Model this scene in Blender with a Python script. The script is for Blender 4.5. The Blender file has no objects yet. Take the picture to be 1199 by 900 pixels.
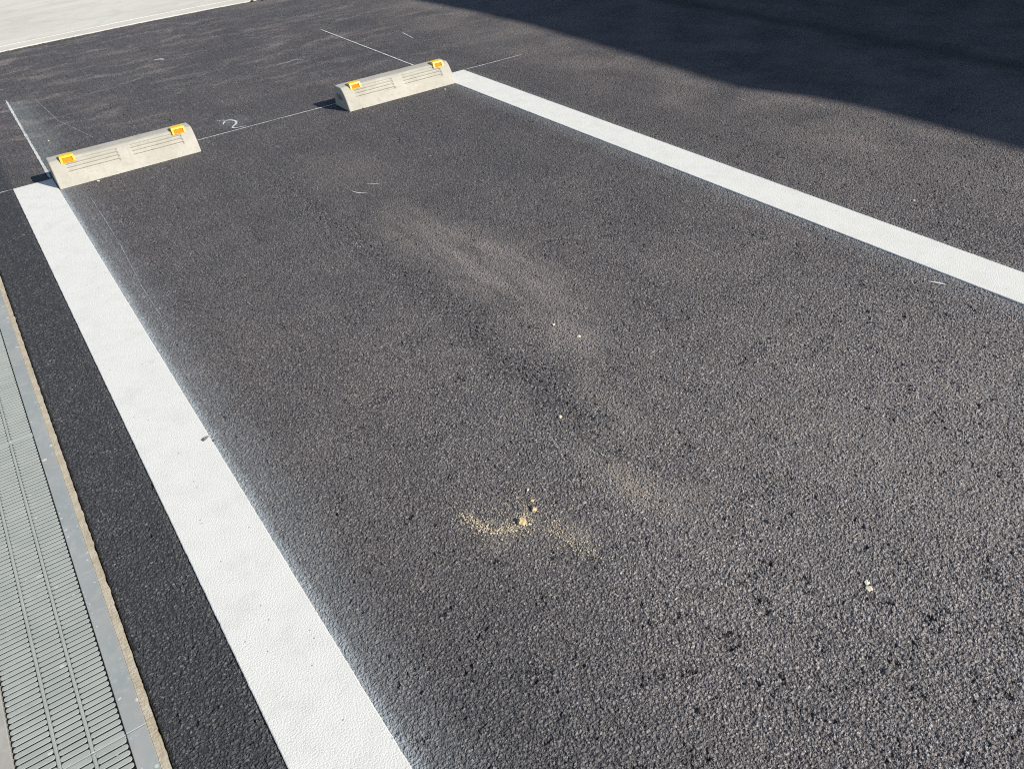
import bpy, bmesh, math, random
import numpy as np
from mathutils import Vector, Matrix, noise as mnoise
random.seed(7)
rng = np.random.default_rng(11)
S = bpy.context.scene
C = S.collection

# ------------------------------------------------------------------ helpers
def tag(o, label=None, cat=None, group=None, kind=None):
    if label: o['label'] = label
    if cat: o['category'] = cat
    if group: o['group'] = group
    if kind: o['kind'] = kind
    return o

def link_mesh(name, verts, faces, m, parent=None, smooth=False, loc=None):
    me = bpy.data.meshes.new(name)
    me.from_pydata([tuple(v) for v in verts], [], faces)
    me.update()
    o = bpy.data.objects.new(name, me)
    C.objects.link(o)
    if m: me.materials.append(m)
    if parent: o.parent = parent
    if loc: o.location = loc
    if smooth:
        for p in me.polygons: p.use_smooth = True
    return o

def link_bm(name, bm, m, parent=None, smooth=False, loc=None):
    bmesh.ops.recalc_face_normals(bm, faces=bm.faces)
    me = bpy.data.meshes.new(name)
    bm.to_mesh(me); bm.free()
    o = bpy.data.objects.new(name, me)
    C.objects.link(o)
    if m: me.materials.append(m)
    if parent: o.parent = parent
    if loc: o.location = loc
    if smooth:
        for p in me.polygons: p.use_smooth = True
    return o

def empty(name, loc):
    o = bpy.data.objects.new(name, None)
    C.objects.link(o); o.location = loc
    return o

def box(bm, x0, x1, y0, y1, z0, z1, bevel=0.0, seg=2):
    r = bmesh.ops.create_cube(bm, size=1.0)
    vs = r['verts']
    for v in vs:
        v.co = Vector(((x0+x1)/2 + v.co.x*(x1-x0), (y0+y1)/2 + v.co.y*(y1-y0), (z0+z1)/2 + v.co.z*(z1-z0)))
    if bevel:
        es = list({e for v in vs for e in v.link_edges})
        bmesh.ops.bevel(bm, geom=es, offset=bevel, segments=seg, affect='EDGES', profile=0.6)

class NT:
    """small wrapper for writing node trees"""
    def __init__(s, name, disp=None):
        s.m = bpy.data.materials.new(name); s.m.use_nodes = True
        s.t = s.m.node_tree; s.t.nodes.clear()
        s.out = s.n('ShaderNodeOutputMaterial')
        if disp: s.m.displacement_method = disp
        tc = s.n('ShaderNodeTexCoord'); s.obj = tc.outputs['Object']
    def n(s, typ, **kw):
        nd = s.t.nodes.new(typ)
        for k, v in kw.items(): setattr(nd, k, v)
        return nd
    def l(s, a, b): s.t.links.new(a, b)
    def put(s, sock, v):
        if isinstance(v, bpy.types.NodeSocket): s.l(v, sock)
        elif v is not None:
            if isinstance(v, tuple) and len(v) == 3 and sock.type == 'RGBA': v = (*v, 1)
            sock.default_value = v
    def math(s, op, a, b=None, c=None, clamp=False):
        nd = s.n('ShaderNodeMath', operation=op, use_clamp=clamp)
        s.put(nd.inputs[0], a)
        if b is not None: s.put(nd.inputs[1], b)
        if c is not None: s.put(nd.inputs[2], c)
        return nd.outputs[0]
    def vmath(s, op, a, b=None, scale=None):
        nd = s.n('ShaderNodeVectorMath', operation=op)
        s.put(nd.inputs[0], a)
        if b is not None: s.put(nd.inputs[1], b)
        if scale is not None: s.put(nd.inputs['Scale'], scale)
        return nd.outputs['Value'] if op in ('LENGTH', 'DOT_PRODUCT', 'DISTANCE') else nd.outputs[0]
    def noise(s, scale, detail=2.0, rough=0.5, vec=None, dist=0.0, color=False):
        nd = s.n('ShaderNodeTexNoise')
        s.put(nd.inputs['Vector'], vec or s.obj)
        nd.inputs['Scale'].default_value = scale; nd.inputs['Detail'].default_value = detail
        nd.inputs['Roughness'].default_value = rough; nd.inputs['Distortion'].default_value = dist
        return nd.outputs['Color'] if color else nd.outputs['Fac']
    def voro(s, scale, vec=None, feature='F1', rand=1.0, dim='2D'):
        nd = s.n('ShaderNodeTexVoronoi', feature=feature, voronoi_dimensions=dim)
        s.put(nd.inputs['Vector'], vec or s.obj)
        nd.inputs['Scale'].default_value = scale; nd.inputs['Randomness'].default_value = rand
        return nd
    def ramp(s, v, a, b, c=0.0, d=1.0, smooth=True):
        nd = s.n('ShaderNodeMapRange')
        nd.interpolation_type = 'SMOOTHSTEP' if smooth else 'LINEAR'
        s.put(nd.inputs[0], v)
        for i, q in enumerate((a, b, c, d)): s.put(nd.inputs[i+1], q)
        return nd.outputs[0]
    def mix(s, f, a, b, mode='MIX'):
        nd = s.n('ShaderNodeMix', data_type='RGBA', blend_type=mode)
        s.put(nd.inputs[0], f); s.put(nd.inputs[6], a); s.put(nd.inputs[7], b)
        return nd.outputs[2]
    def mapping(s, loc=(0,0,0), rot=(0,0,0), scale=(1,1,1), vec=None):
        nd = s.n('ShaderNodeMapping', vector_type='POINT')
        s.put(nd.inputs['Vector'], vec or s.obj)
        nd.inputs['Location'].default_value = loc; nd.inputs['Rotation'].default_value = rot
        nd.inputs['Scale'].default_value = scale
        return nd.outputs[0]
    def sep(s, v=None):
        nd = s.n('ShaderNodeSeparateXYZ'); s.put(nd.inputs[0], v or s.obj); return nd.outputs
    def blob(s, x, y, rx, ry, rot=0.0, soft=0.35, warp=None):
        """mask of an ellipse at world x, y"""
        v = s.vmath('SUBTRACT', warp or s.obj, (x, y, 0))
        v = s.mapping(rot=(0, 0, -rot), vec=v)
        v = s.vmath('MULTIPLY', v, (1/rx, 1/ry, 0))
        return s.ramp(s.vmath('LENGTH', v), 1.0, soft, 0.0, 1.0)
    def bsdf(s, col, rough=0.7, metal=0.0, spec=0.5, bump=None, bstr=0.5, bdist=0.002, alpha=None, emis=None):
        b = s.n('ShaderNodeBsdfPrincipled')
        s.put(b.inputs['Base Color'], col); s.put(b.inputs['Roughness'], rough)
        s.put(b.inputs['Metallic'], metal); s.put(b.inputs['Specular IOR Level'], spec)
        if alpha is not None: s.put(b.inputs['Alpha'], alpha)
        if bump is not None:
            bn = s.n('ShaderNodeBump'); bn.inputs['Strength'].default_value = bstr
            bn.inputs['Distance'].default_value = bdist
            s.l(bump, bn.inputs['Height']); s.l(bn.outputs[0], b.inputs['Normal'])
        s.l(b.outputs[0], s.out.inputs['Surface'])
        return b

# ------------------------------------------------------------------ materials
def mat_asphalt():
    t = NT('asphalt', 'DISPLACEMENT')
    x, y, z = t.sep()
    wv = t.noise(90, 2, color=True)
    warp = t.vmath('ADD', t.obj, t.vmath('SCALE', t.vmath('SUBTRACT', wv, (.5, .5, .5)), scale=0.008))
    # aggregate: two sizes of stone, each with its own height and tone
    v1 = t.voro(190, warp); v2 = t.voro(430, warp)
    r1 = t.sep(v1.outputs['Color']); r2 = t.sep(v2.outputs['Color'])
    dome1 = t.ramp(v1.outputs['Distance'], 0.75, 0.12, 0, 1)
    dome2 = t.ramp(v2.outputs['Distance'], 0.8, 0.1, 0, 1)
    big = t.noise(7, 3, 0.6)
    seam = t.math('MULTIPLY', t.ramp(t.math('ABSOLUTE', t.math('SUBTRACT', t.math('ADD', x, t.math('MULTIPLY', t.noise(2.2, 3), 0.16)), 0.985)), 0.11, 0.0),
                  t.math('MULTIPLY', t.ramp(y, -0.3, -0.9), t.ramp(y, -3.4, -2.6)))
    open_ = t.ramp(t.noise(15, 3, 0.7), 0.48, 0.66)             # open, pitted patches
    open_ = t.math('MAXIMUM', open_, t.math('MULTIPLY', seam, 0.9))
    vn = t.noise(80, 3, 0.62, vec=warp)
    void = t.ramp(vn, t.ramp(open_, 0, 1, 0.33, 0.455, smooth=False), t.ramp(open_, 0, 1, 0.29, 0.405, smooth=False))
    keep1 = t.ramp(r1[0], t.ramp(open_, 0, 1, 0.16, 0.5, smooth=False), t.ramp(open_, 0, 1, 0.30, 0.72, smooth=False))
    h1 = t.math('MULTIPLY', dome1, t.math('MULTIPLY_ADD', r1[1], 0.55, 0.45))
    h1 = t.math('MULTIPLY', h1, keep1)
    h2 = t.math('MULTIPLY', dome2, t.math('MULTIPLY_ADD', r2[1], 0.7, 0.3))
    fine = t.noise(900, 1, 0.5)
    h = t.math('ADD', t.math('MULTIPLY', h1, 0.0026), t.math('MULTIPLY', h2, 0.0020))
    h = t.math('MULTIPLY_ADD', fine, 0.0008, h)
    h = t.math('ADD', h, t.math('MULTIPLY', t.math('SUBTRACT', big, 0.5), 0.0012))
    h = t.math('SUBTRACT', h, t.math('MULTIPLY_ADD', void, 0.0032, 0.0036))
    dn = t.n('ShaderNodeDisplacement'); dn.inputs['Midlevel'].default_value = 0; dn.inputs['Scale'].default_value = 1
    t.l(h, dn.inputs['Height']); t.l(dn.outputs[0], t.out.inputs['Displacement'])
    # --- colour of bitumen and bare stone
    fresh = t.ramp(x, 0.02, -0.02)                                # strip beside the drain stays black
    wear = t.ramp(t.noise(1.6, 4, 0.6), 0.3, 0.7)
    base = t.mix(wear, (0.080, 0.078, 0.079), (0.118, 0.112, 0.110))
    hue = t.ramp(t.noise(1.1, 5, 0.62, dist=0.5), 0.36, 0.62)
    base = t.mix(t.math('MULTIPLY', hue, 0.55), base, (0.122, 0.107, 0.106))
    mot = t.ramp(t.noise(3.4, 5, 0.7, dist=0.6), 0.36, 0.66)
    base = t.mix(t.math('MULTIPLY', mot, 0.42), base, (0.052, 0.054, 0.059))
    near_tone = t.math('MULTIPLY', t.blob(1.5, -3.6, 1.5, 1.15, 0.25, 0.0), 0.75)
    base = t.mix(near_tone, base, (0.195, 0.183, 0.176))  # lighter patch over the near right of the bay
    base = t.mix(t.math('MULTIPLY', seam, 0.2), base, (0.035, 0.035, 0.038))
    lanes = t.ramp(t.noise(1.0, 4, 0.6, vec=t.mapping(scale=(7.0, 0.45, 1))), 0.35, 0.65)
    base = t.mix(t.math('MULTIPLY', lanes, 0.16), base, (0.16, 0.155, 0.155))
    base = t.mix(fresh, base, (0.042, 0.045, 0.050))
    stone = t.mix(r1[2], (0.060, 0.060, 0.063), (0.40, 0.38, 0.36))
    sm = t.math('MULTIPLY', t.ramp(r1[1], 0.30, 0.8), t.ramp(dome1, 0.3, 0.6))
    pz = t.math('ADD', t.ramp(y, -1.0, -3.6), t.math('MULTIPLY', t.math('SUBTRACT', t.noise(2.2, 4, 0.65), 0.5), 0.8), clamp=True)
    pz = t.math('MULTIPLY', pz, t.ramp(x, 0.1, 0.8))
    pz = t.math('MAXIMUM', pz, t.math('MULTIPLY', open_, 0.35))
    keepf = t.math('MULTIPLY', t.math('MULTIPLY_ADD', fresh, -0.2, 1.0), t.math('MULTIPLY_ADD', pz, 0.72, 0.38))
    col = t.mix(t.math('MULTIPLY', t.math('MULTIPLY', sm, 0.44), keepf), base, stone)
    sp = t.math('MULTIPLY', t.ramp(r2[0], 0.875, 0.90), t.ramp(dome2, 0.35, 0.55))
    col = t.mix(t.math('MULTIPLY', t.math('MULTIPLY', sp, 0.62), keepf), col, (0.42, 0.405, 0.38))
    gap = t.math('MULTIPLY', t.ramp(v1.outputs['Distance'], 0.42, 0.62), t.math('MULTIPLY_ADD', open_, 0.35, 0.35))
    col = t.mix(gap, col, (0.022, 0.022, 0.025))
    col = t.mix(t.math('MULTIPLY', void, 0.85), col, (0.010, 0.010, 0.012))
    dk = t.math('MULTIPLY', t.ramp(r2[2], 0.70, 0.80), 0.75)
    col = t.mix(dk, col, (0.020, 0.020, 0.022))
    # stone lighter towards the mouth of the bay, darker towards the inner end
    col = t.mix(t.math('MULTIPLY', pz, 0.9), col, (1.55, 1.50, 1.46), 'MULTIPLY')
    col = t.mix(t.math('MULTIPLY', t.ramp(y, -2.2, -0.6), 0.6), col, (0.84, 0.84, 0.86), 'MULTIPLY')
    # --- dust lying on the surface
    wn = t.noise(5, 4, 0.65, color=True)
    w2 = t.vmath('ADD', t.obj, t.vmath('SCALE', t.vmath('SUBTRACT', wn, (.5, .5, .5)), scale=0.32))
    def add(*ms):
        r = ms[0]
        for m in ms[1:]: r = t.math('MAXIMUM', r, m)
        return r
    # brown dust tracked over the bay and the back
    streak = t.ramp(t.noise(2.6, 5, 0.68, vec=t.mapping(rot=(0, 0, 0.12), scale=(0.9, 3.6, 1), vec=w2)), 0.47, 0.74)
    back = t.ramp(y, -0.3, 1.2)
    backm = t.math('MULTIPLY', streak, t.math('MULTIPLY_ADD', back, 0.75, 0.10))
    side = t.math('MULTIPLY', t.ramp(x, 2.3, 2.9), t.math('MULTIPLY', t.ramp(t.noise(3.2, 5, 0.62), 0.25, 0.8), 0.6))
    stv = t.ramp(t.noise(1.0, 5, 0.7, vec=t.mapping(rot=(0, 0, -0.10), scale=(22, 3.2, 1), vec=t.obj)), 0.36, 0.62, 0.25, 1.0)
    bay = add(t.math('MULTIPLY', t.math('MULTIPLY', t.blob(1.14, -1.95, 0.22, 1.0, 0.06, 0.0, w2), stv), 0.85),
              t.math('MULTIPLY', t.blob(1.10, -2.44, 0.10, 0.28, 0.05, 0.0, w2), 0.85),
              t.math('MULTIPLY', t.math('MULTIPLY', t.blob(0.84, -3.00, 0.07, 0.28, 0.10, 0.0, w2), stv), 0.9),
              t.math('MULTIPLY', t.blob(0.98, -2.72, 0.08, 0.34, -0.35, 0.0, w2), 0.5),
              t.math('MULTIPLY', t.blob(0.62, -3.00, 0.15, 0.16, 0.2, 0.0, w2), 0.22),
              t.math('MULTIPLY', t.blob(1.15, -0.9, 0.30, 0.42, 0.0, 0.0, w2), 0.25),
              t.math('MULTIPLY', t.blob(1.35, -3.35, 0.30, 0.9, 0.3, 0.0, w2), 0.25),
              t.math('MULTIPLY', t.blob(2.2, 2.9, 0.5, 0.25, 0.0, 0.0, w2), 0.5))
    grain = t.ramp(t.noise(210, 2, 0.7), 0.36, 0.56, 0.12, 1.0)
    dust = t.math('MULTIPLY', add(backm, side, bay), grain, clamp=True)
    dust = t.math('MULTIPLY', dust, t.ramp(x, -0.02, 0.1))
    col = t.mix(dust, col, (0.255, 0.225, 0.208))
    # sandy pale crumbs soaked into the pores
    sand = add(t.blob(0.56, -2.905, 0.085, 0.045, 0.0, 0.2, w2), t.blob(0.645, -3.04, 0.03, 0.09, 0.1, 0.2, w2),
               t.math('MULTIPLY', t.blob(0.83, -2.98, 0.05, 0.14, 0.1, 0.1, w2), 0.55))
    sand = t.math('MULTIPLY', sand, t.ramp(t.noise(150, 3, 0.75), 0.47, 0.60))
    col = t.mix(t.math('MULTIPLY', sand, 0.5), col, (0.42, 0.37, 0.29))
    # paler line-paint primer feathered out on the asphalt beside the painted lines
    n3 = t.noise(9, 4, 0.7); 
    def feather(x0, sgn, wid, amt, reach=None):
        d = t.math('MULTIPLY', t.math('SUBTRACT', x, x0), sgn)
        a = t.ramp(d, t.math('MULTIPLY_ADD', n3, wid*1.2, wid*0.3), 0.0, 0, 1)
        a = t.math('MULTIPLY', t.math('MULTIPLY', a, a), t.math('GREATER_THAN', d, -0.01))
        return t.math('MULTIPLY', t.math('MULTIPLY', a, amt), t.ramp(y, 0.02, -0.04))
    fe = add(feather(0.158, 1, 0.058, 1.0), feather(0.158, 1, 0.22, 0.32), feather(2.091, -1, 0.16, 0.24), feather(2.249, 1, 0.06, 0.25), feather(2.091, -1, 0.03, 0.5))
    fe = t.math('MULTIPLY', fe, t.ramp(t.noise(330, 2, 0.6), 0.32, 0.62, 0.6, 1.0))
    col = t.mix(t.math('MULTIPLY', fe, 0.8), col, (0.34, 0.385, 0.41))
    # grey film beside the back-left chalk line
    fl = t.ramp(t.math('SUBTRACT', x, 0.15), t.math('MULTIPLY_ADD', n3, 0.35, 0.02), 0, 0, 1)
    fl = t.math('MULTIPLY', fl, t.math('MULTIPLY', t.math('GREATER_THAN', x, 0.15), t.math('MULTIPLY', t.ramp(y, 0.0, 0.05), t.ramp(y, 1.6, 1.4))))
    col = t.mix(t.math('MULTIPLY', fl, 0.35), col, (0.22, 0.26, 0.27))
    # scuffed chalk haze around the number
    hz = t.math('MULTIPLY', t.blob(1.02, 0.14, 0.12, 0.16, 0.3, 0.0, w2), t.ramp(t.noise(60, 3, 0.7), 0.35, 0.7))
    col = t.mix(t.math('MULTIPLY', hz, 0.45), col, (0.26, 0.30, 0.31))
    # wisps of pale scuffing
    wis = t.noise(3.2, 6, 0.72, vec=t.mapping(rot=(0, 0, 0.35), scale=(0.8, 5.0, 1), vec=w2))
    wis = t.math('MULTIPLY', t.ramp(wis, 0.655, 0.76), t.ramp(t.noise(130, 2), 0.4, 0.6))
    col = t.mix(t.math('MULTIPLY', wis, 0.35), col, (0.36, 0.35, 0.32))
    # dark wandering stripe far right
    stripe = t.math('ABSOLUTE', t.math('SUBTRACT', t.math('ADD', x, t.math('MULTIPLY', t.math('SUBTRACT', t.noise(2.0, 3), 0.5), 0.22)), 4.03))
    col = t.mix(t.math('MULTIPLY', t.ramp(stripe, 0.16, 0.0), 0.5), col, (0.018, 0.018, 0.020))
    # black tack at the drain edge
    tk = t.ramp(t.math('ADD', x, t.math('MULTIPLY', t.math('SUBTRACT', t.noise(60, 2), 0.5), 0.01)), -0.142, -0.149)
    col = t.mix(t.math('MULTIPLY', tk, 0.9), col, (0.008, 0.008, 0.008))
    rough = t.math('MULTIPLY_ADD', r2[1], 0.22, 0.58)
    rough = t.math('ADD', rough, t.math('MULTIPLY', dust, 0.3))
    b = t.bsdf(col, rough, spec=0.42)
    return t.m

def mat_paint():
    t = NT('road_paint', 'BOTH')
    n1 = t.noise(14, 4, 0.6); n2 = t.noise(260, 2, 0.6)
    col = t.mix(t.ramp(n1, 0.35, 0.7), (0.785, 0.785, 0.735), (0.745, 0.745, 0.695))
    col = t.mix(t.math('MULTIPLY', t.ramp(n2, 0.42, 0.25), 0.35), col, (0.55, 0.55, 0.54))
    st = t.math('MULTIPLY', t.ramp(t.noise(7, 6, 0.75), 0.52, 0.72), 0.22)
    col = t.mix(st, col, (0.55, 0.54, 0.50))
    v = t.voro(38); rr = t.sep(v.outputs['Color'])
    sp = t.math('MULTIPLY', t.ramp(v.outputs['Distance'], 0.09, 0.04), t.math('GREATER_THAN', rr[0], 0.94))
    col = t.mix(t.math('MULTIPLY', sp, 0.7), col, (0.22, 0.2, 0.18))
    vo = t.voro(270); 
    h = t.math('ADD', t.math('MULTIPLY', t.ramp(vo.outputs['Distance'], 0.8, 0.1), 0.35), t.math('MULTIPLY', t.noise(420, 4, 0.7), 1.1))
    t.bsdf(col, 0.75, spec=0.3, bump=h, bstr=0.6, bdist=0.0014)
    t.m.displacement_method = 'BUMP'
    return t.m

def mat_chalk(name='chalk', dens=0.45, col=(0.66, 0.68, 0.66)):
    t = NT(name)
    a = t.ramp(t.noise(240, 3, 0.75), 0.60 - dens*0.62, 0.78 - dens*0.62)
    a2 = t.ramp(t.noise(9, 3, 0.6), 0.2, 0.55, 0.55, 1.0)
    t.bsdf(col, 0.9, spec=0.1, alpha=t.math('MULTIPLY', a, a2))
    return t.m

def mat_precast():
    t = NT('precast_concrete')
    oi = t.n('ShaderNodeObjectInfo')
    t.obj = t.vmath('ADD', t.obj, t.vmath('SCALE', (3.0, 5.0, 2.0), scale=oi.outputs['Random']))
    n1 = t.noise(9, 5, 0.65); n2 = t.noise(55, 4, 0.7); n3 = t.noise(380, 3, 0.6)
    col = t.mix(t.ramp(n1, 0.3, 0.7), (0.42, 0.405, 0.345), (0.505, 0.487, 0.425))
    col = t.mix(t.math('MULTIPLY', t.ramp(n2, 0.50, 0.70), 0.6), col, (0.38, 0.355, 0.27))
    col = t.mix(t.math('MULTIPLY', t.ramp(t.noise(26, 4, 0.7), 0.55, 0.7), 0.35), col, (0.42, 0.42, 0.39))
    v = t.voro(120, dim='3D'); rr = t.sep(v.outputs['Color'])
    pit = t.math('MULTIPLY', t.ramp(v.outputs['Distance'], 0.22, 0.1), t.math('GREATER_THAN', rr[0], 0.87))
    col = t.mix(t.math('MULTIPLY', pit, 0.6), col, (0.2, 0.19, 0.16))
    h = t.math('SUBTRACT', t.math('ADD', t.math('MULTIPLY', n3, 0.35), n2), pit)
    t.bsdf(col, 0.85, spec=0.25, bump=h, bstr=0.5, bdist=0.0015)
    return t.m

def mat_slab():
    t = NT('slab_concrete')
    n1 = t.noise(1.7, 5, 0.6, vec=t.mapping(scale=(0.7, 2.2, 1))); n2 = t.noise(7, 5, 0.6, dist=0.4)
    col = t.mix(t.ramp(n1, 0.32, 0.68), (0.70, 0.685, 0.60), (0.62, 0.605, 0.53))
    col = t.mix(t.math('MULTIPLY', t.ramp(n2, 0.5, 0.75), 0.35), col, (0.50, 0.465, 0.40))
    tr = t.ramp(t.math('ABSOLUTE', t.math('SUBTRACT', t.noise(1.1, 3, 0.5), 0.5)), 0.03, 0.0)
    col = t.mix(t.math('MULTIPLY', tr, 0.12), col, (0.3, 0.29, 0.27))
    t.bsdf(col, 0.8, spec=0.3, bump=t.noise(120, 4, 0.6), bstr=0.3, bdist=0.002)
    return t.m

def mat_rim():
    t = NT('drain_concrete')
    n1 = t.noise(30, 4, 0.7); n2 = t.noise(190, 4, 0.7)
    col = t.mix(t.ramp(n1, 0.35, 0.65), (0.47, 0.40, 0.28), (0.58, 0.52, 0.40))
    col = t.mix(t.math('MULTIPLY', t.ramp(n2, 0.55, 0.7), 0.6), col, (0.62, 0.59, 0.52))
    col = t.mix(t.math('MULTIPLY', t.ramp(n2, 0.40, 0.28), 0.7), col, (0.20, 0.165, 0.12))
    t.bsdf(col, 0.9, spec=0.2, bump=n2, bstr=0.8, bdist=0.003)
    return t.m

def splat(t, col, thr=0.8):
    wn = t.noise(70, 2, color=True)
    wp = t.vmath('ADD', t.obj, t.vmath('SCALE', t.vmath('SUBTRACT', wn, (.5, .5, .5)), scale=0.010))
    v = t.voro(42, wp); rr = t.sep(v.outputs['Color'])
    rad = t.ramp(t.math('POWER', rr[1], 2.5), 0, 1, 0.04, 0.19, smooth=False)
    m = t.math('MULTIPLY', t.math('LESS_THAN', v.outputs['Distance'], rad), t.math('GREATER_THAN', rr[0], thr))
    return t.mix(m, col, (0.66, 0.65, 0.60)), m

def mat_steel():
    t = NT('galvanised_steel')
    n1 = t.noise(11, 4, 0.6, vec=t.mapping(scale=(1, 0.5, 1))); n2 = t.noise(60, 4, 0.65)
    col = t.mix(t.ramp(n1, 0.3, 0.7), (0.325, 0.365, 0.36), (0.41, 0.43, 0.41))
    col = t.mix(t.math('MULTIPLY', t.ramp(n2, 0.5, 0.72), 0.5), col, (0.50, 0.48, 0.43))
    col = t.mix(t.math('MULTIPLY', t.ramp(t.noise(4, 4, 0.6), 0.52, 0.66), 0.5), col, (0.44, 0.42, 0.38))
    col, m = splat(t, col, 0.72)
    t.bsdf(col, t.math('MULTIPLY_ADD', n2, 0.3, 0.55), metal=0.15, spec=0.5, bump=n2, bstr=0.2, bdist=0.001)
    return t.m

def mat_grate():
    t = NT('dusty_zinc')
    n1 = t.noise(16, 4, 0.6); n2 = t.noise(120, 3, 0.65)
    col = t.mix(t.ramp(n1, 0.3, 0.7), (0.42, 0.455, 0.415), (0.475, 0.505, 0.46))
    col = t.mix(t.math('MULTIPLY', t.ramp(n2, 0.5, 0.75), 0.45), col, (0.56, 0.57, 0.50))
    col, m = splat(t, col, 0.93)
    t.bsdf(col, 0.55, metal=0.2, spec=0.45, bump=n2, bstr=0.15, bdist=0.0006)
    return t.m

def mat_plain(name, col, rough=0.7, metal=0.0, spec=0.5, var=0.12, scale=30, bump=0.2, bd=0.001):
    t = NT(name)
    n = t.noise(scale, 4, 0.6)
    dk = tuple(c*(1-var) for c in col); lt = tuple(min(1, c*(1+var)) for c in col)
    t.bsdf(t.mix(t.ramp(n, 0.3, 0.7), dk, lt), rough, metal, spec, bump=n, bstr=bump, bdist=bd)
    return t.m

def mat_crumb(name, a, b):
    t = NT(name)
    v = t.voro(230); rr = t.sep(v.outputs['Color'])
    t.bsdf(t.mix(rr[0], a, b), 0.85, spec=0.3)
    return t.m

M = dict(dusty_steel=mat_plain('dusty_steel', (0.40, 0.385, 0.345), 0.8, var=0.1),
         asphalt=mat_asphalt(), paint=mat_paint(), chalk=mat_chalk(), chalk_faint=mat_chalk('faint_chalk', 0.22),
         chalk_smudge=mat_chalk('smudged_chalk', 0.10, (0.5, 0.53, 0.53)), chalk_dense=mat_chalk('dense_chalk', 0.62, (0.64, 0.65, 0.62)),
         precast=mat_precast(), slab=mat_slab(), rim=mat_rim(), steel=mat_steel(), grate=mat_grate(),
         yellow=mat_plain('yellow_plastic', (0.95, 0.62, 0.004), 0.42, var=0.05, bump=0.05),
         orange=mat_plain('orange_lens', (0.93, 0.25, 0.012), 0.6, spec=0.3, var=0.25, scale=260, bump=0.4),
         soil=mat_plain('subsoil', (0.10, 0.085, 0.065), 0.95, scale=6, var=0.3),
         dark=mat_plain('channel_concrete', (0.05, 0.05, 0.05), 0.9, scale=20),
         sand=mat_crumb('sand_grains', (0.36, 0.30, 0.21), (0.66, 0.58, 0.44)),
         grit=mat_crumb('stone_crumbs', (0.022, 0.022, 0.024), (0.15, 0.145, 0.14)),
         pale=mat_plain('pale_stone', (0.66, 0.60, 0.46), 0.85, scale=200, var=0.2),
         tan=mat_plain('tan_clod', (0.58, 0.45, 0.25), 0.9, scale=300, var=0.25),
         greystone=mat_plain('grey_stone', (0.15, 0.13, 0.12), 0.8, scale=200, var=0.2),
         brown=mat_plain('brown_stone', (0.12, 0.07, 0.05), 0.85, scale=200, var=0.2),
         siding=mat_plain('house_siding', (0.42, 0.40, 0.36), 0.8, scale=3),
         roof=mat_plain('roof_sheet', (0.09, 0.09, 0.10), 0.6, scale=4),
         glass=mat_plain('window_glass', (0.03, 0.035, 0.04), 0.08, scale=1, var=0.02, bump=0),
         trim=mat_plain('window_trim', (0.6, 0.6, 0.6), 0.5, scale=10))

# ------------------------------------------------------------------ ground
def grid_sheet(name, xs, ys, z, m):
    vs = [(x, y, z) for y in ys for x in xs]
    nx = len(xs)
    fs = [(j*nx+i, j*nx+i+1, (j+1)*nx+i+1, (j+1)*nx+i) for j in range(len(ys)-1) for i in range(nx-1)]
    return link_mesh(name, vs, fs, m)

ground = grid_sheet('ground', [-150, -10, 10, 150], [-150, -10, 10, 150], -0.45, M['soil'])
tag(ground, kind='structure')

DR0, DR1 = -0.418, -0.1505         # outer faces of the drain's concrete edges

def adaptive(o):
    md = o.modifiers.new('subdivision', 'SUBSURF')
    md.subdivision_type = 'SIMPLE'; md.levels = 0; md.render_levels = 1
    try: o.cycles.use_adaptive_subdivision = True
    except Exception as e: print('adaptive', e)
    try: md.use_adaptive_subdivision = True
    except Exception: pass
    o.cycles.dicing_rate = 1.0

# asphalt lot: everything right of the drain, up to the concrete at the back
ys = list(np.arange(-9, 3.001, 0.5)); xs = [DR1+0.0006] + list(np.arange(0.25, 9.01, 0.5))
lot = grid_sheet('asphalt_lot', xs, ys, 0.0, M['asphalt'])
bm = bmesh.new(); bm.from_mesh(lot.data)
# the part behind, right of the concrete corner, continues
def addgrid(bm, xs, ys, z=0.0):
    g = [[bm.verts.new((x, y, z)) for x in xs] for y in ys]
    for j in range(len(ys)-1):
        for i in range(len(xs)-1):
            bm.faces.new((g[j][i], g[j][i+1], g[j+1][i+1], g[j+1][i]))
addgrid(bm, [DR1+0.0006, 0.3, 0.75, 1.25, 1.75, 2.2], [3.0, 3.10])
addgrid(bm, [2.2]+list(np.arange(2.75, 9.01, 0.5)), [3.0]+list(np.arange(3.5, 12.1, 0.5)))
bmesh.ops.remove_doubles(bm, verts=bm.verts, dist=1e-4)
bm.to_mesh(lot.data); bm.free()
tag(lot, kind='structure'); adaptive(lot)

# ------------------------------------------------------------------ concrete slab behind
edge = [(-0.4, 2.975), (0.1, 2.972), (0.297, 2.979), (0.465, 2.996), (0.675, 3.006), (0.908, 3.014), (1.245, 3.036), (1.495, 3.034), (1.759, 3.035), (2.0, 3.026), (2.17, 3.018)]
def fine_edge(pts, step=0.012, amp=0.0025):
    out = []
    for (x0, y0), (x1, y1) in zip(pts[:-1], pts[1:]):
        n = max(1, int(math.hypot(x1-x0, y1-y0)/step))
        for k in range(n):
            f = k/n; x = x0+(x1-x0)*f; y = y0+(y1-y0)*f
            out.append((x, y + amp*mnoise.noise(Vector((x*60, 3.1, 0))) + amp*0.6*mnoise.noise(Vector((x*13, 9.1, 0)))))
    out.append(pts[-1]); return out
fe = fine_edge(edge)
def strip_mesh(rows, closed=False):
    vs, fs = [], []
    n = len(rows[0])
    for r in rows: vs += r
    for j in range(len(rows)-1):
        for i in range(n-1):
            fs.append((j*n+i, j*n+i+1, (j+1)*n+i+1, (j+1)*n+i))
    return vs, fs
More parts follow.
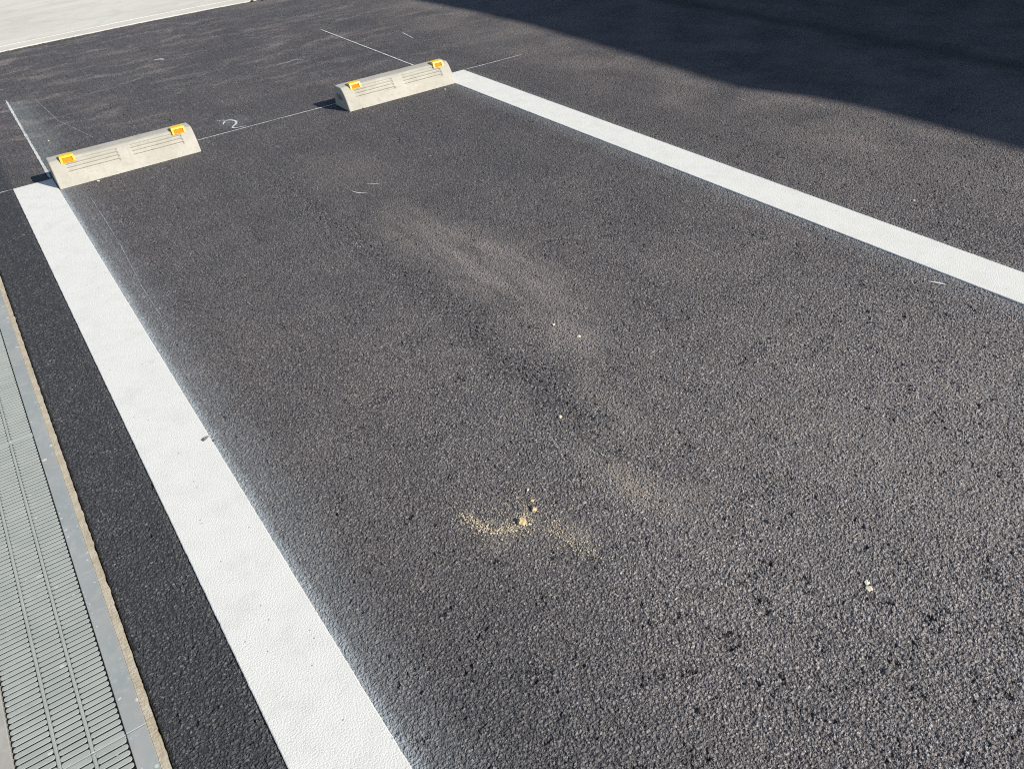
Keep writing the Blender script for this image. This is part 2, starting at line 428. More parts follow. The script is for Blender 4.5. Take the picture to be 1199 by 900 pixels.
rows = [[(x, y, -0.06) for x, y in fe], [(x, y, 0.002) for x, y in fe], [(x, y+0.004, 0.004) for x, y in fe],
        [(x, y+0.150, 0.006) for x, y in fe], [(x, y+0.1535, 0.003) for x, y in fe], [(x, y+0.157, 0.003) for x, y in fe],
        [(x, y+0.1605, 0.0065) for x, y in fe], [(x, y+1.2, 0.010) for x, y in fe], [(x, 14.0, 0.10) for x, y in fe]]
vs, fs = strip_mesh(rows)
slab = link_mesh('concrete_pavement', vs, fs, M['slab'])
bm = bmesh.new(); bm.from_mesh(slab.data)
a = len(vs)
# right-hand end face of the slab
n = len(fe)
bm.verts.ensure_lookup_table()
ends = [bm.verts[j*n + n-1] for j in range(len(rows))]
low = [bm.verts.new((v.co.x, v.co.y, -0.06)) for v in ends]
for i in range(1, len(ends)-1):
    try: bm.faces.new((ends[i], ends[i+1], low[i+1], low[i]))
    except Exception: pass
bm.faces.new((ends[0], ends[1], low[1]))
bm.to_mesh(slab.data); bm.free()
tag(slab, kind='structure')

# ------------------------------------------------------------------ drain
Y0, Y1 = -6.916, 2.96
def prism_y(name, prof, y0, y1, m, jitter=None, step=0.02, parent=None):
    """profile (x,z) run along y; jitter(i,x,y)->dx"""
    N = max(2, int((y1-y0)/step)+1) if jitter else 2
    yy = np.linspace(y0, y1, N)
    k = len(prof); vs = []; fs = []
    for y in yy:
        for i, (x, z) in enumerate(prof):
            vs.append((x + (jitter(i, x, y) if jitter else 0), y, z))
    for j in range(N-1):
        for i in range(k):
            a, b = j*k+i, j*k+(i+1) % k
            fs.append((a, b, b+k, a+k))
    fs.append(tuple(range(k))); fs.append(tuple(range((N-1)*k, N*k))[::-1])
    bm = bmesh.new(); me = bpy.data.meshes.new('tmp'); me.from_pydata(vs, [], fs); bm.from_mesh(me)
    return link_bm(name, bm, m, parent)

def ragged(i, x, y):
    if i in (2, 3):
        return (0.0013*mnoise.noise(Vector((y*150, 1, 0))) + 0.0022*mnoise.noise(Vector((y*38, 5, 0)))
                - 0.004*max(0, mnoise.noise(Vector((y*22, 8, 0))) - 0.25))
    return 0
drain_root = empty('trench_drain', (0, 0, 0))
tag(drain_root, 'long trench drain with grey steel edging along the left side of the photo', 'trench drain')
drain = prism_y('channel', [(-0.1655, -0.30), (-0.1655, 0.0008), (-0.1525, 0.0010), (-0.1515, -0.30)], Y0, Y1, M['rim'], ragged, 0.003, drain_root)
bm = bmesh.new(); bm.from_mesh(drain.data)
box(bm, DR0, -0.398, Y0, Y1, -0.30, 0.001)
box(bm, DR0, DR1, Y0, Y1, -0.34, -0.302)
bm.to_mesh(drain.data); bm.free()
pave = link_bm('pavement', (lambda b: (box(b, -6, DR0-0.001, -9, 12, -0.2, 0.0), b)[1])(bmesh.new()), M['slab'])
tag(pave, kind='structure')

# steel angle frame of the drain, in lengths that butt at the grate joints
JY = [-6.916, -4.916, -2.916, -0.916, 1.084, 2.96]
for k in range(len(JY)-1):
    if k not in (1, 2, 3): continue
    for s in (0, 1):
        bm = bmesh.new()
        y0, y1 = JY[k]+0.0006, JY[k+1]-0.0006
        if s == 0:
            box(bm, -0.1985, -0.1660, y0, y1, -0.0020, 0.0022, 0.0008, 1)
            box(bm, -0.1985, -0.1950, y0, y1, -0.045, -0.0022)
        else:
            box(bm, -0.3975, -0.3645, y0, y1, -0.0020, 0.0022, 0.0008, 1)
            box(bm, -0.3680, -0.3645, y0, y1, -0.045, -0.0022)
        o = link_bm('frame_rail', bm, M['steel'] if s == 0 else M['dusty_steel'], drain_root)

# grating panels
def pill(bm, x0, x1, yc, w, ztop, r=0.0040, crown=0.0006, depth=0.0012):
    pts = []
    hw = w/2
    for cxx, cyy, a0 in ((x1-r, yc+hw-r, 0), (x0+r, yc+hw-r, 90), (x0+r, yc-hw+r, 180), (x1-r, yc-hw+r, 270)):
        for a in (0, 30, 60, 90):
            q = math.radians(a0+a)
            pts.append((cxx+r*math.cos(q), cyy+r*math.sin(q)))
    mx = (x0+x1)/2
    rings = []
    for sc, z in ((0.0004, -depth), (0.0, ztop-0.0005), (0.0002, ztop-0.00015), (0.0008, ztop)):
        ring = []
        for (x, y) in pts:
            dx = sc if x < mx else -sc
            dy = -sc if y > yc else sc
            ring.append(bm.verts.new((x+dx, y+dy, z)))
        rings.append(ring)
    n = len(pts)
    for a, b in zip(rings[:-1], rings[1:]):
        for i in range(n):
            bm.faces.new((a[i], a[(i+1) % n], b[(i+1) % n], b[i]))
    bm.faces.new(rings[-1])

def make_grate():
    root = empty('drain_grate', (0, 0, 0))
    P = 0.01295
    N = 77; L = N*P
    bm = bmesh.new()
    cols = [(-0.3615, -0.3050), (-0.2992, -0.2548), (-0.2490, -0.2005)]
    for i in range(N):
        yc = -L/2 + (i+0.5)*P
        for (x0, x1) in cols:
            wob = random.uniform(-1, 1)*0.00015
            pill(bm, x0, x1, yc+wob, 0.0099, 0.0006+random.uniform(-1, 1)*0.00012)
    sl = link_bm('slat_panel', bm, M['grate'], root, smooth=False)
    for xc in (-0.3021, -0.2519):
        bm = bmesh.new(); box(bm, xc-0.0026, xc+0.0026, -L/2, L/2, -0.03, 0.0016, 0.0012, 2)
        link_bm('bearing_bar', bm, M['grate'], root)
    for s in (-1, 1):
        bm = bmesh.new()
        e = s*(L/2+0.0004)
        box(bm, -0.3620, -0.2000, min(e, e-s*0.0032), max(e, e-s*0.0026), -0.03, 0.0004, 0.0002, 1)
        link_bm('end_bar', bm, M['grate'], root)
    return root
g0 = make_grate()
g0_kids = list(g0.children)
glabels = ['steel drain grate in the bottom left corner, nearest panel of the channel',
           'long slotted drain grate panel beside the wide white line, second from the bottom',
           'slotted drain grate panel at the left edge, farther up above the second one',
           'farthest slotted drain grate panel, cut by the left edge of the photo']
for k, yb in enumerate((-3.416, -2.416, -1.416, -0.416)):
    if k == 0: r = g0
    else:
        r = g0.copy(); C.objects.link(r)
        for ch in g0_kids:
            c = ch.copy(); C.objects.link(c); c.parent = r
    r.location = (0, yb, 0)
    tag(r, glabels[k], 'drain grate', 'slotted drain grates laid end to end')

# ------------------------------------------------------------------ painted lines
def painted_line(name, x0, x1, y0, y1, label):
    n = int((y1-y0)/0.006)
    L, R = [], []
    for k in range(n+1):
        y = y0+(y1-y0)*k/n
        j1 = 0.0007*mnoise.noise(Vector((y*190, x0*7, 0))) + 0.0009*mnoise.noise(Vector((y*35, x0*7, 4)))
        j2 = 0.0006*mnoise.noise(Vector((y*190, x1*7, 2))) + 0.0008*mnoise.noise(Vector((y*35, x1*7, 6)))
        L.append((x0+j1, y)); R.append((x1+j2, y))
    rows = [[(x, y, -0.003) for x, y in L], [(x, y, 0.0012) for x, y in L], [(x+0.0016, y, 0.0020) for x, y in L],
            [(x-0.0016, y, 0.0020) for x, y in R], [(x, y, 0.0012) for x, y in R], [(x, y, -0.003) for x, y in R]]
    vs, fs = strip_mesh(rows)
    m = n+1
    fs.append(tuple(j*m for j in range(6))); fs.append(tuple(j*m+n for j in range(6))[::-1])
    bm = bmesh.new(); me = bpy.data.meshes.new('tmp'); me.from_pydata(vs, [], fs); bm.from_mesh(me)
    o = link_bm(name, bm, M['paint'])
    return tag(o, label, 'painted line', 'white lines of the parking bay')
painted_line('parking_line', 0.0, 0.158, -7.0, 0.0, 'wide white painted line on the left, starting under the left concrete wheel stop')
painted_line('parking_line', 2.0915, 2.2495, -7.0, 0.0, 'long white painted line on the right, starting beside the right concrete wheel stop')

# ------------------------------------------------------------------ chalk marks
def ribbon(name, pts, w_, m, label, cat='chalk mark', group=None, z=0.0006, wob=0.0006, taper=True, parent=None):
    w = w_*1.35
    P = [Vector((p[0], p[1], 0)) for p in pts]; out = []
    for a, b in zip(P[:-1], P[1:]):
        k = max(1, int((b-a).length/0.008))
        for i in range(k): out.append(a.lerp(b, i/k))
    out.append(P[-1])
    for _ in range(3):
        out = [out[0]] + [(out[i-1]+out[i]*2+out[i+1])/4 for i in range(1, len(out)-1)] + [out[-1]]
    n = len(out); vs = []; ph = random.random()*50
    for i, p in enumerate(out):
        d = (out[min(i+1, n-1)]-out[max(i-1, 0)]).normalized(); q = Vector((-d.y, d.x, 0))
        f = 1.0
        if taper: f = min(1, 0.35+min(i, n-1-i)*0.12)
        ww = w*f*(0.8+0.45*mnoise.noise(Vector((i*0.23, ph, 0))))
        p = p + q*wob*mnoise.noise(Vector((i*0.06, ph, 3)))
        vs += [p+q*ww/2+Vector((0, 0, z)), p-q*ww/2+Vector((0, 0, z))]
    fs = [(2*i, 2*i+1, 2*i+3, 2*i+2) for i in range(n-1)]
    o = link_mesh(name, vs, fs, m, parent)
    if label: tag(o, label, cat, group)
    return o
G = 'chalk layout lines'
# one snapped line runs across the back of the bay under both stops
ribbon('chalk_line', [(-0.14, 0.002), (-0.001, 0.001)], 0.007, M['chalk'], 'short chalk line left of the left white line, ending at its back corner', group=G)
ribbon('chalk_line', [(0.70, 0.003), (1.1, 0.004), (1.6, 0.003)], 0.0062, M['chalk_dense'], 'straight thin chalk line joining the two concrete wheel stops', group=G)
ribbon('chalk_line', [(2.253, 0.003), (2.42, -0.001), (2.57, 0.0), (2.636, 0.002)], 0.0062, M['chalk'], 'chalk line leaving the back end of the right white line', group=G)
ribbon('chalk_line', [(2.42, -0.052), (2.615, -0.056)], 0.0035, M['chalk_faint'], 'very faint second chalk line just below the one at the right white line', group=G)
ribbon('chalk_line', [(0.163, 1.575), (0.157, 0.8), (0.152, 0.02)], 0.0105, M['chalk_dense'], 'thick chalk line running back from the left end of the left wheel stop', group=G)
ribbon('chalk_line', [(2.107, 1.60), (2.108, 0.8), (2.108, 0.01)], 0.0075, M['chalk_dense'], 'thin chalk line running back from behind the right wheel stop', group=G)
# the number: 2
ribbon('chalk_number', [(0.960, 0.135), (0.975, 0.172), (0.999, 0.190), (1.018, 0.165), (1.026, 0.129), (1.010, 0.093), (0.990, 0.071), (0.974, 0.057), (0.986, 0.036), (1.006, 0.032), (1.036, 0.026)],
       0.0095, M['chalk_dense'], 'chalk number 2 written behind the gap between the stops', 'chalk number')
sm = ribbon('chalk_smudge', [(0.945, 0.235), (0.965, 0.205), (0.99, 0.18)], 0.055, M['chalk_smudge'], 'pale chalk smudge on the upper left of the chalk number', 'chalk smudge')
ribbon('chalk_smudge', [(0.955, 0.215), (0.972, 0.195), (0.985, 0.185)], 0.024, M['chalk_faint'], 'bright chalk dab touching the top of the chalk number', 'chalk smudge', z=0.0010)
GS = 'scuff marks on the asphalt'
ribbon('scuff_mark', [(1.075, -1.082), (1.082, -1.110), (1.100, -1.136), (1.110, -1.142)], 0.006, M['chalk_dense'], 'small white hooked scuff in the middle of the bay, lower stroke', 'scuff mark', GS)
ribbon('scuff_mark', [(1.149, -1.059), (1.174, -1.077), (1.188, -1.104)], 0.005, M['chalk'], 'small white scuff just right of the hooked one in mid bay', 'scuff mark', GS)
ribbon('scuff_mark', [(2.435, 1.06), (2.413, 0.913), (2.402, 0.85)], 0.006, M['chalk'], 'short white dash behind the right wheel stop', 'scuff mark', GS)
ribbon('scuff_mark', [(1.711, -2.251), (1.707, -2.312), (1.714, -2.396)], 0.004, M['chalk_faint'], 'faint pale scratch below the middle of the right white line', 'scuff mark', GS)
ribbon('scuff_mark', [(1.564, 0.981), (1.614, 0.974), (1.681, 1.005), (1.721, 0.957)], 0.018, M['chalk_faint'], 'wispy pale scuff left of the right wheel stop, behind it', 'scuff mark', GS)
ribbon('scuff_mark', [(1.04, 1.757), (1.077, 1.762), (1.095, 1.72)], 0.022, M['chalk'], 'small white smear near the concrete slab behind the left stop', 'scuff mark', GS)
ribbon('scuff_mark', [(0.246, -0.34), (0.243, -0.642), (0.239, -0.903), (0.226, -1.186), (0.220, -1.297), (0.220, -1.555)], 0.0024, M['chalk_faint'], 'long faint scratch parallel to the left white line', 'scuff mark', GS)
ribbon('scuff_mark', [(0.160, -0.770), (0.205, -0.778), (0.266, -0.796)], 0.003, M['chalk_faint'], 'short faint scratch crossing from the left white line', 'scuff mark', GS)
ribbon('scuff_mark', [(0.803, -2.722), (0.790, -2.785), (0.772, -2.842)], 0.004, M['chalk_faint'], 'faint bluish scratch above the patch of sand', 'scuff mark', GS)
ribbon('scuff_mark', [(0.30, 1.45), (0.33, 0.9), (0.42, 0.45)], 0.004, M['chalk_faint'], 'thin scratch behind the left wheel stop', 'scuff mark', GS)
ribbon('scuff_mark', [(2.022, -2.885), (2.033, -2.902), (2.040, -2.925)], 0.012, M['chalk'], 'white paint fleck on the asphalt inside the right white line', 'scuff mark', GS)
ribbon('scuff_mark', [(3.02, -1.70), (2.99, -1.76)], 0.007, M['chalk_faint'], 'pale dash close to the edge of the big shadow', 'scuff mark', GS)
ribbon('scuff_mark', [(2.86, -1.37), (2.85, -1.45)], 0.007, M['chalk_faint'], 'pale dash in the sun between right line and shadow', 'scuff mark', GS)

# ------------------------------------------------------------------ wheel stops
PROF = [(0.0, 0.0), (-0.004, 0.030), (-0.024, 0.094), (-0.030, 0.0985), (-0.038, 0.1000), (-0.096, 0.1000), (-0.104, 0.0980),
        (-0.116, 0.0900), (-0.132, 0.0730), (-0.146, 0.0520), (-0.158, 0.0260), (-0.166, 0.0060), (-0.168, 0.0)]
def resample(pr, step):
    out = []
    for (a, b), (c, d) in zip(pr[:-1], pr[1:]):
        L = math.hypot(c-a, d-b); k = max(1, int(round(L/step)))
        for i in range(k): out.append((a+(c-a)*i/k, b+(d-b)*i/k))
    out.append(pr[-1]); return out
def stop_body():
    Lx = 0.600
    back = resample(PROF[:6], 0.02)[:-1]; front = resample(PROF[5:], 0.0016)
    prof = back+front
    s = [0]
    for a, b in zip(prof[:-1], prof[1:]): s.append(s[-1]+math.hypot(b[0]-a[0], b[1]-a[1]))
    s0 = s[len(back)]
    s = [q-s0 for q in s]; n = len(prof)
    nrm = []
    for i in range(n):
        a = prof[max(i-1, 0)]; b = prof[min(i+1, n-1)]
        d = Vector((b[0]-a[0], b[1]-a[1])).normalized(); nrm.append(Vector((-d.y, d.x)))   # points inward
    xs = [0, 0.0015, 0.004] + list(np.arange(0.008, 0.593, 0.004)) + [0.596, 0.5985, 0.6]
    def groove(sv, x):
        d = 0
        inp = (0.055 < x < 0.270) or (0.322 < x < 0.545)
        xs_ = min(abs(x-0.055), abs(x-0.270), abs(x-0.322), abs(x-0.545))
        if inp:
            e = min(1, xs_/0.005)
            for g in (0.020, 0.036, 0.052, 0.068):
                q = sv-g
                if 0 <= q < 0.0145:
                    d = max(d, (0.0056 if q < 0.0065 else 0.0038*(1-(q-0.0065)/0.0085))*e)       # stepped ridges like little clapboards
        return d
    bm = bmesh.new(); cols = []
    for x in xs:
        ex = min(x, Lx-x); shr = 0.0022*max(0, 1-ex/0.004)**2
        col = []
        for i, (py, pz) in enumerate(prof):
            dd = groove(s[i], x) + shr
            dd += 0.0006*mnoise.noise(Vector((x*25, py*60, pz*60)))
            # chips on the edges
            q = nrm[i]*dd
            z = max(0.0, pz+q.y)
            col.append(bm.verts.new((x, py+(-q.x if False else q.x), z)))
        cols.append(col)
    for a, b in zip(cols[:-1], cols[1:]):
        for i in range(n-1): bm.faces.new((a[i], a[i+1], b[i+1], b[i]))
    # end faces with a recessed slot
    for col, sgn, x in ((cols[0], 1, 0.0), (cols[-1], -1, Lx)):
        hole = [(-0.040, 0.064), (-0.094, 0.064), (-0.104, 0.058), (-0.104, 0.042), (-0.094, 0.037), (-0.040, 0.037), (-0.033, 0.043), (-0.033, 0.058)]
        hv = [bm.verts.new((x, a, b)) for a, b in hole]
        hb = [bm.verts.new((x+sgn*0.018, a*0.94-0.004, b*0.94+0.003)) for a, b in hole]
        k = len(hole)
        for i in range(k): bm.faces.new((hv[i], hv[(i+1) % k], hb[(i+1) % k], hb[i]))
        bm.faces.new(hb)
        es = []
        for i in range(k):
            e = bm.edges.get((hv[i], hv[(i+1) % k])); es.append(e)
        for i in range(n-1):
            e = bm.edges.get((col[i], col[i+1])); es.append(e)
        e = bm.edges.get((col[0], col[-1])) or bm.edges.new((col[0], col[-1])); es.append(e)
        bmesh.ops.triangle_fill(bm, edges=es, use_beauty=True, use_dissolve=False)
    return bm

def reflector(bm_house, bm_lens, rf):
    # plan outline: straight front, arched back; local origin at its centre on the top-front edge of the stop
    w = 0.034
    front_y, back_y = -0.021, 0.030
    arc = []
    for k in range(13):
        a = math.radians(180*k/12)
        arc.append((w*math.copysign(abs(math.cos(a))**0.6, math.cos(a)), -0.002 + (back_y+0.002)*max(0, math.sin(a))**0.7))
    outline = [(w, front_y)] + arc + [(-w, front_y)]
    top = []; bot = []
    for (x, y) in outline:
        zt = 0.0115 - max(0, y)*0.06 
        top.append(bm_house.verts.new((x*0.95, y if y < 0 else y*0.95, zt)))
        bot.append(bm_house.verts.new((x, y, -0.004) if y > -0.01 else (x, -0.034, -0.0178)))
    n = len(outline)
    bm_house.faces.new(top)
    for i in range(n-1): bm_house.faces.new((bot[i], bot[i+1], top[i+1], top[i]))
    # front: frame round a recess
    fl, fr = bot[-1].co.copy(), bot[0].co.copy()
    A = [bot[-1], bot[0], top[0], top[-1]]      # lower left, lower right, upper right, upper left
    c = [v.co.copy() for v in A]
    def P(u, v, dy=0): 
        a = c[0].lerp(c[1], u); b = c[3].lerp(c[2], u); p = a.lerp(b, v); p.y += dy; return p
    I = [bm_house.verts.new(P(u, v)) for u, v in ((0.13, 0.04), (0.87, 0.04), (0.87, 0.74), (0.13, 0.74))]
    J = [bm_house.verts.new(P(u, v, 0.0085)) for u, v in ((0.13, 0.04), (0.87, 0.04), (0.87, 0.74), (0.13, 0.74))]
    for i in range(4):
        bm_house.faces.new((A[i], A[(i+1) % 4], I[(i+1) % 4], I[i]))
        bm_house.faces.new((I[i], I[(i+1) % 4], J[(i+1) % 4], J[i]))
    bm_house.faces.new(J)
    # lens: slab slightly proud of the recess floor, with vertical ribs
    m = 14; g = []
    for k in range(m+1):
        u = 0.135+0.73*k/m
        dy = 0.0070 if k % 2 else 0.0054
        g.append([bm_lens.verts.new(P(u, v, dy - (0.004 if v < 0.3 else 0))) for v in (0.05, 0.30, 0.55, 0.73)])
    for a, b in zip(g[:-1], g[1:]):
        for i in range(3): bm_lens.faces.new((a[i], b[i], b[i+1], a[i+1]))

def make_stop():
    root = empty('wheel_stop', (0, 0, 0))
    body = link_bm('concrete_block', stop_body(), M['precast'], root)
    for xc in (0.073, 0.541):
        bh = bmesh.new(); bl = bmesh.new(); reflector(bh, bl, None)
        h = link_bm('reflector', bh, M['yellow'], root, loc=(xc, -0.094, 0.1012))
        l = link_bm('reflector_lens', bl, M['orange'], h)
    return root
s1 = make_stop()
for _k in s1.children:
    if 'reflector' in _k.name: _k.scale = (0.86, 0.86, 0.86)
s1.location = (0.163, 0.008, -0.001); s1.rotation_euler = (0, 0, math.radians(0.0))
tag(s1, 'pale concrete wheel stop on the left, its end resting on the wide white line', 'wheel stop', 'concrete wheel stops of the bay')
s2 = s1.copy(); C.objects.link(s2)
for ch in list(s1.children):
    c = ch.copy(); C.objects.link(c); c.parent = s2
    for g in ch.children:
        d = g.copy(); C.objects.link(d); d.parent = c
s2.location = (1.493, -0.004, -0.001); s2.rotation_euler = (0, 0, math.radians(0.3))
tag(s2, 'pale concrete wheel stop on the right, casting a dark shadow at its left end', 'wheel stop', 'concrete wheel stops of the bay')

# ------------------------------------------------------------------ loose stones
def rock(r, sx=1, sy=1, sz=0.7, sub=2, seed=0):
    bm = bmesh.new(); bmesh.ops.create_icosphere(bm, subdivisions=sub, radius=1)
    for v in bm.verts:
        n = 1+0.8*mnoise.noise(v.co*1.1+Vector((seed*3.7, 0, 0)))+0.25*mnoise.noise(v.co*3+Vector((seed*1.7, 0, 0)))
        v.co = Vector((v.co.x*sx*n*r, v.co.y*sy*n*r, v.co.z*sz*n*r))
    return bm
peb = [(0.858, -2.706, .0062, 'pale', 'pale pebble alone above the patch of sand'),
       (0.591, -2.930, .0095, 'tan', 'largest tan clod at the centre of the patch of sand'),
       (0.600, -2.944, .0045, 'pale', 'small whitish pebble touching the largest tan clod'),
       (0.631, -2.916, .0055, 'tan', 'tan clod just right of the largest clod in the sand'),
       (0.656, -2.859, .0045, 'pale', 'pale crumb above the patch of sand'),
       (0.644, -2.892, .0035, 'tan', 'tiny tan crumb between the sand clods'),
       (0.9985, -3.445, .0055, 'pale', 'upper of two white paint chips at lower right'),
       (0.9900, -3.456, .0062, 'pale', 'lower of two white paint chips at lower right'),
       (1.479, -2.798, .0036, 'brown', 'dark brown stone in the right half of the bay'),
       (1.089, -2.368, .0055, 'pale', 'pale pebble in the brown dust of mid bay'),
       (1.105, -2.462, .0060, 'pale', 'brighter pebble below another in the dust of mid bay'),
       (1.148, -1.734, .0060, 'greystone', 'grey stone in the upper middle of the bay'),
       (0.311, -0.183, .0060, 'pale', 'tiny white stone in front of the left wheel stop'),
       (1.999, -0.225, .0065, 'pale', 'tiny white stone in front of the right wheel stop'),
       (0.978, -3.234, .0075, 'greystone', 'loose grey stone in the lower right of the bay'),
       (0.826, -3.283, .0070, 'greystone', 'loose grey stone left of the white paint chips'),
       (0.705, -3.347, .0060, 'greystone', 'loose grey stone below the patch of sand'),
       (0.732, -3.377, .0055, 'greystone', 'smaller loose stone below the patch of sand'),
       (0.870, -3.578, .0085, 'greystone', 'dark stone near the bottom edge at right'),
       (0.580, -3.449, .0080, 'greystone', 'dark stone near the bottom edge in the middle'),
       (2.452, -2.545, .0060, 'pale', 'pale stone outside the right white line'),
       (0.234, 0.581, .0050, 'pale', 'white pebble behind the left wheel stop'),
       (0.1475, -2.230, .0058, 'greystone', 'dark pebble lying on the left white line'),
       (0.1620, -2.247, .0030, 'greystone', 'small dark crumb at the edge of the left white line'),
       (2.205, 2.955, .030, 'greystone', 'grey lump at the corner of the concrete slab'),
       (2.130, 3.003, .022, 'brown', 'brown lump of dirt at the concrete slab corner')]
for i, (x, y, r, m, lab) in enumerate(peb):
    chip = 'chip' in lab
    fl = 0.25 if chip else 0.65
    if m == 'greystone' and r < .01 and 'white line' not in lab: r *= 0.62
    if m == 'pale' and not chip: r *= 0.72
    if y > 2.5: r *= 0.5
    bm = rock(r, random.uniform(.85, 1.25), random.uniform(.75, 1.1), fl, 2, i)
    zb = 0.002 if 'white line' in lab and 'outside' not in lab else -0.0012
    o = link_bm('pebble' if not chip else 'paint_chip', bm, M[m], loc=(x, y, zb + r*fl*0.75))
    if 'lying on the left' in lab: o.scale = (1.5, 0.9, 1)
    o.rotation_euler = (0, 0, random.uniform(0, 6))
    if 'lying on the left' in lab: o.rotation_euler = (0, 0, 0.5)
    tag(o, lab, 'paint chip' if chip else 'pebble', 'loose stones on the asphalt')

ICO = None
def scatter(name, pts, m, label, cat):
    """one mesh of many crumbs: pts = (x, y, z, r)"""
    bm = bmesh.new(); bmesh.ops.create_icosphere(bm, subdivisions=1, radius=1)
    base = np.array([v.co[:] for v in bm.verts]); tri = np.array([[v.index for v in f.verts] for f in bm.faces]); bm.free()
    nb = len(base); V = []; F = []
    for k, (x, y, z, r) in enumerate(pts):
        sc = rng.uniform(.7, 1.3, 3)*[1, 1, .7]
        a = rng.uniform(0, 6.28); c, s = math.cos(a), math.sin(a)
        b = base*sc*r*(1+rng.normal(0, .16, (nb, 1)))
        b = b@np.array([[c, s, 0], [-s, c, 0], [0, 0, 1]])
        V.append(b+[x, y, z+r*.35]); F.append(tri+k*nb)
    V = np.concatenate(V); F = np.concatenate(F)
    o = link_mesh(name, V.tolist(), F.tolist(), m)
    return tag(o, label, cat, kind='stuff')
arc1 = [(0.504, -2.836), (0.511, -2.856), (0.517, -2.88), (0.527, -2.903), (0.542, -2.921), (0.561, -2.93), (0.583, -2.932), (0.599, -2.927), (0.616, -2.915)]
arc2 = [(0.629, -2.963), (0.636, -2.998), (0.642, -3.032), (0.647, -3.059), (0.653, -3.086)]
arc3 = [(0.805, -2.883), (0.815, -2.917), (0.814, -2.964), (0.836, -3.002), (0.846, -3.036), (0.844, -3.097)]
def along(arc, n, sd, r0, r1):
    out = []
    for _ in range(n):
        k = rng.integers(0, len(arc)-1); f = rng.random()
        x = arc[k][0]*(1-f)+arc[k+1][0]*f; y = arc[k][1]*(1-f)+arc[k+1][1]*f
        out.append((x+rng.normal(0, sd), y+rng.normal(0, sd), -0.0015+rng.random()*0.001, r0+(r1-r0)*rng.random()**4))
    return out
pts = along(arc1, 700, 0.009, .0007, .0026) + along(arc1, 420, 0.026, .0006, .0020) + along(arc2, 440, 0.013, .0006, .0022) \
    + along(arc3, 450, 0.020, .0006, .0018) + along([(0.55, -2.86), (0.62, -2.88), (0.64, -2.95), (0.60, -3.02)], 420, 0.04, .0006, .0018)
scatter('sand', pts, M['sand'], 'scattered yellowish sand grains in an arc in the lower middle of the bay', 'sand')
# stone crumbs lie all over the near asphalt
pts = []
while len(pts) < 2600:
    x = rng.uniform(0.2, 3.0); y = rng.uniform(-4.2, 0.5)
    if 2.07 < x < 2.27: continue
    d = mnoise.noise(Vector((x*2.3, y*2.3, 0.7)))
    if d < rng.uniform(-0.6, 0.5): continue
    pts.append((x, y, -0.0014, 0.0008+0.0030*rng.random()**5))
scatter('grit', pts, M['grit'], 'dark stone crumbs strewn over the asphalt of the bay', 'grit')

# ------------------------------------------------------------------ unseen building added at right, canopy edge shaped to cast the big shadow
H = 3.50; OX, OY = 0.82*H, -1.36*H
edge_s = [(3.0, 9.5), (3.0, 5.0), (2.98, 3.0), (2.975, 1.875), (3.035, 1.2), (3.060, 0.6), (3.036, -0.016), (3.012, -0.454), (2.990, -0.803), (2.962, -1.10), (2.962, -1.286),
          (3.012, -1.434), (3.062, -1.576), (3.094, -1.727), (3.102, -1.897), (3.096, -2.216), (3.085, -2.45), (3.07, -2.8), (3.08, -4), (3.08, -6.5)]
edge_h = [(x+OX, y+OY) for x, y in edge_s]
shadow_caster = empty('shadow_caster', (6.75, -2.5, 0))
def hb(name, m, parent=shadow_caster, *boxes):
    bm = bmesh.new()
    for b in boxes: box(bm, *b)
    o = link_bm(name, bm, m)
    o.parent = parent; o.matrix_parent_inverse = Matrix.Translation(parent.location).inverted()
    return o
ya, yb2 = edge_h[-1][1], edge_h[0][1]
hb('wall', M['siding'], shadow_caster, (6.75, 12.8, ya+0.3, yb2-0.2, -0.1, 3.75))
wins = []
for yc in (-9.0, -6.2, -3.4, -0.6, 2.2):
    w = hb('window', M['trim'], shadow_caster, (6.705, 6.748, yc-0.75, yc+0.75, 1.0, 2.2))
    g = hb('pane', M['glass'], shadow_caster, (6.695, 6.703, yc-0.68, yc+0.68, 1.07, 2.13))
    g.parent = w; g.matrix_parent_inverse = Matrix.Translation(shadow_caster.location).inverted() @ Matrix.Identity(4)
    g.matrix_parent_inverse = (Matrix.Translation(shadow_caster.location) @ w.matrix_parent_inverse).inverted()
bm = bmesh.new()
top = [bm.verts.new((x, y, H)) for x, y in edge_h]; bot = [bm.verts.new((x+0.01, y, H-0.05)) for x, y in edge_h]
rt = [bm.verts.new((6.74, y, H+0.12)) for x, y in edge_h]; rb = [bm.verts.new((6.74, y, H+0.04)) for x, y in edge_h]
for i in range(len(edge_h)-1):
    for a, b in ((top, bot), (rt, top), (bot, rb), (rb, rt)):
        bm.faces.new((a[i], a[i+1], b[i+1], b[i]))
aw = link_bm('shadow_canopy', bm, M['roof']); aw.parent = shadow_caster; aw.matrix_parent_inverse = Matrix.Translation(shadow_caster.location).inverted()  # added sheet, its edge projected back from the shadow outline
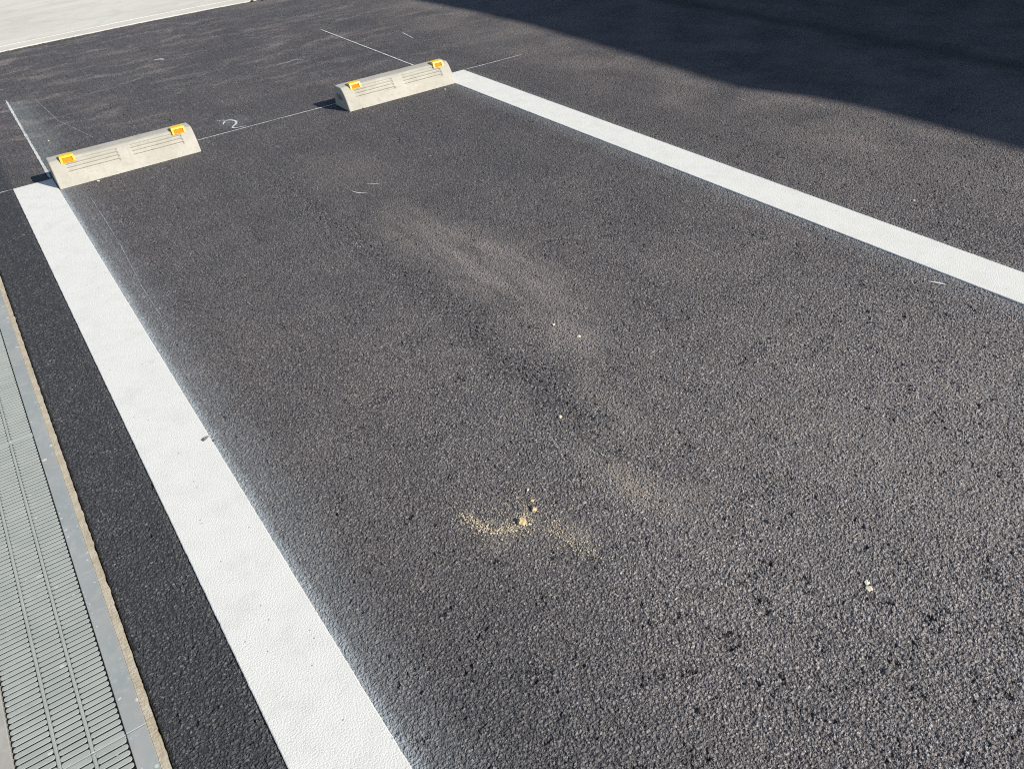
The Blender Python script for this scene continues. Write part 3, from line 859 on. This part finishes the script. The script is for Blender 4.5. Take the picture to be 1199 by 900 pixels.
# gabled roof, kept below the sun's ray over the canopy edge
bm = bmesh.new()
e0, e1 = ya+0.1, yb2
vs = [bm.verts.new(p) for p in ((6.6, e0, 3.70), (12.95, e0, 3.70), (9.8, e0, 5.6), (6.6, e1, 3.70), (12.95, e1, 3.70), (9.8, e1, 5.6))]
for f in ((0, 1, 2), (5, 4, 3), (0, 3, 4, 1), (1, 4, 5, 2), (2, 5, 3, 0)): bm.faces.new([vs[i] for i in f])
rf = link_bm('roof', bm, M['roof']); rf.parent = shadow_caster; rf.matrix_parent_inverse = Matrix.Translation(shadow_caster.location).inverted()
tag(shadow_caster, 'unseen single storey building with a dark overhang, added right of the asphalt for its shadow', 'shadow_caster')

# ------------------------------------------------------------------ light, sky, camera
W = bpy.data.worlds.new('World'); S.world = W; W.use_nodes = True
nt = W.node_tree; nt.nodes.clear()
sky = nt.nodes.new('ShaderNodeTexSky'); sky.sky_type = 'NISHITA'; sky.sun_disc = False
to_sun = Vector((0.82, -1.36, 1.0)).normalized()
sky.sun_elevation = math.asin(to_sun.z); sky.sun_rotation = math.atan2(to_sun.x, to_sun.y)
sky.air_density = 1.0; sky.dust_density = 0.6; sky.ozone_density = 1.5
bg = nt.nodes.new('ShaderNodeBackground'); bg.inputs[1].default_value = 0.092
wo = nt.nodes.new('ShaderNodeOutputWorld')
nt.links.new(sky.outputs[0], bg.inputs[0]); nt.links.new(bg.outputs[0], wo.inputs[0])
sd = bpy.data.lights.new('sun', 'SUN'); sd.energy = 5.0; sd.angle = math.radians(0.7); sd.color = (1.0, 0.94, 0.86)
so = bpy.data.objects.new('sun', sd); C.objects.link(so)
so.rotation_euler = (-to_sun).to_track_quat('-Z', 'Y').to_euler(); so.location = (8, -13, 10)

cd = bpy.data.cameras.new('camera'); cam = bpy.data.objects.new('camera', cd); C.objects.link(cam)
cd.sensor_width = 36; cd.lens = 951.668/1199*36; cd.clip_end = 600; cd.clip_start = 0.02
cam.location = (-0.009182, -3.939401, 1.212324); cam.rotation_euler = (0.9354846, 0.0767152, -0.5985453)
S.camera = cam

S.render.engine = 'CYCLES'
S.cycles.feature_set = 'EXPERIMENTAL'
try:
    S.cycles.dicing_rate = 1.0; S.cycles.offscreen_dicing_scale = 8; S.cycles.max_subdivisions = 12
    S.cycles.dicing_camera = cam
except Exception as e: print(e)
S.cycles.use_denoising = False
S.cycles.pixel_filter_type = 'BLACKMAN_HARRIS'; S.cycles.filter_width = 1.1
S.cycles.max_bounces = 6
S.view_settings.view_transform = 'Standard'; S.view_settings.look = 'None'
S.view_settings.exposure = 0.20; S.view_settings.gamma = 1.0; S.view_settings.use_curve_mapping = False
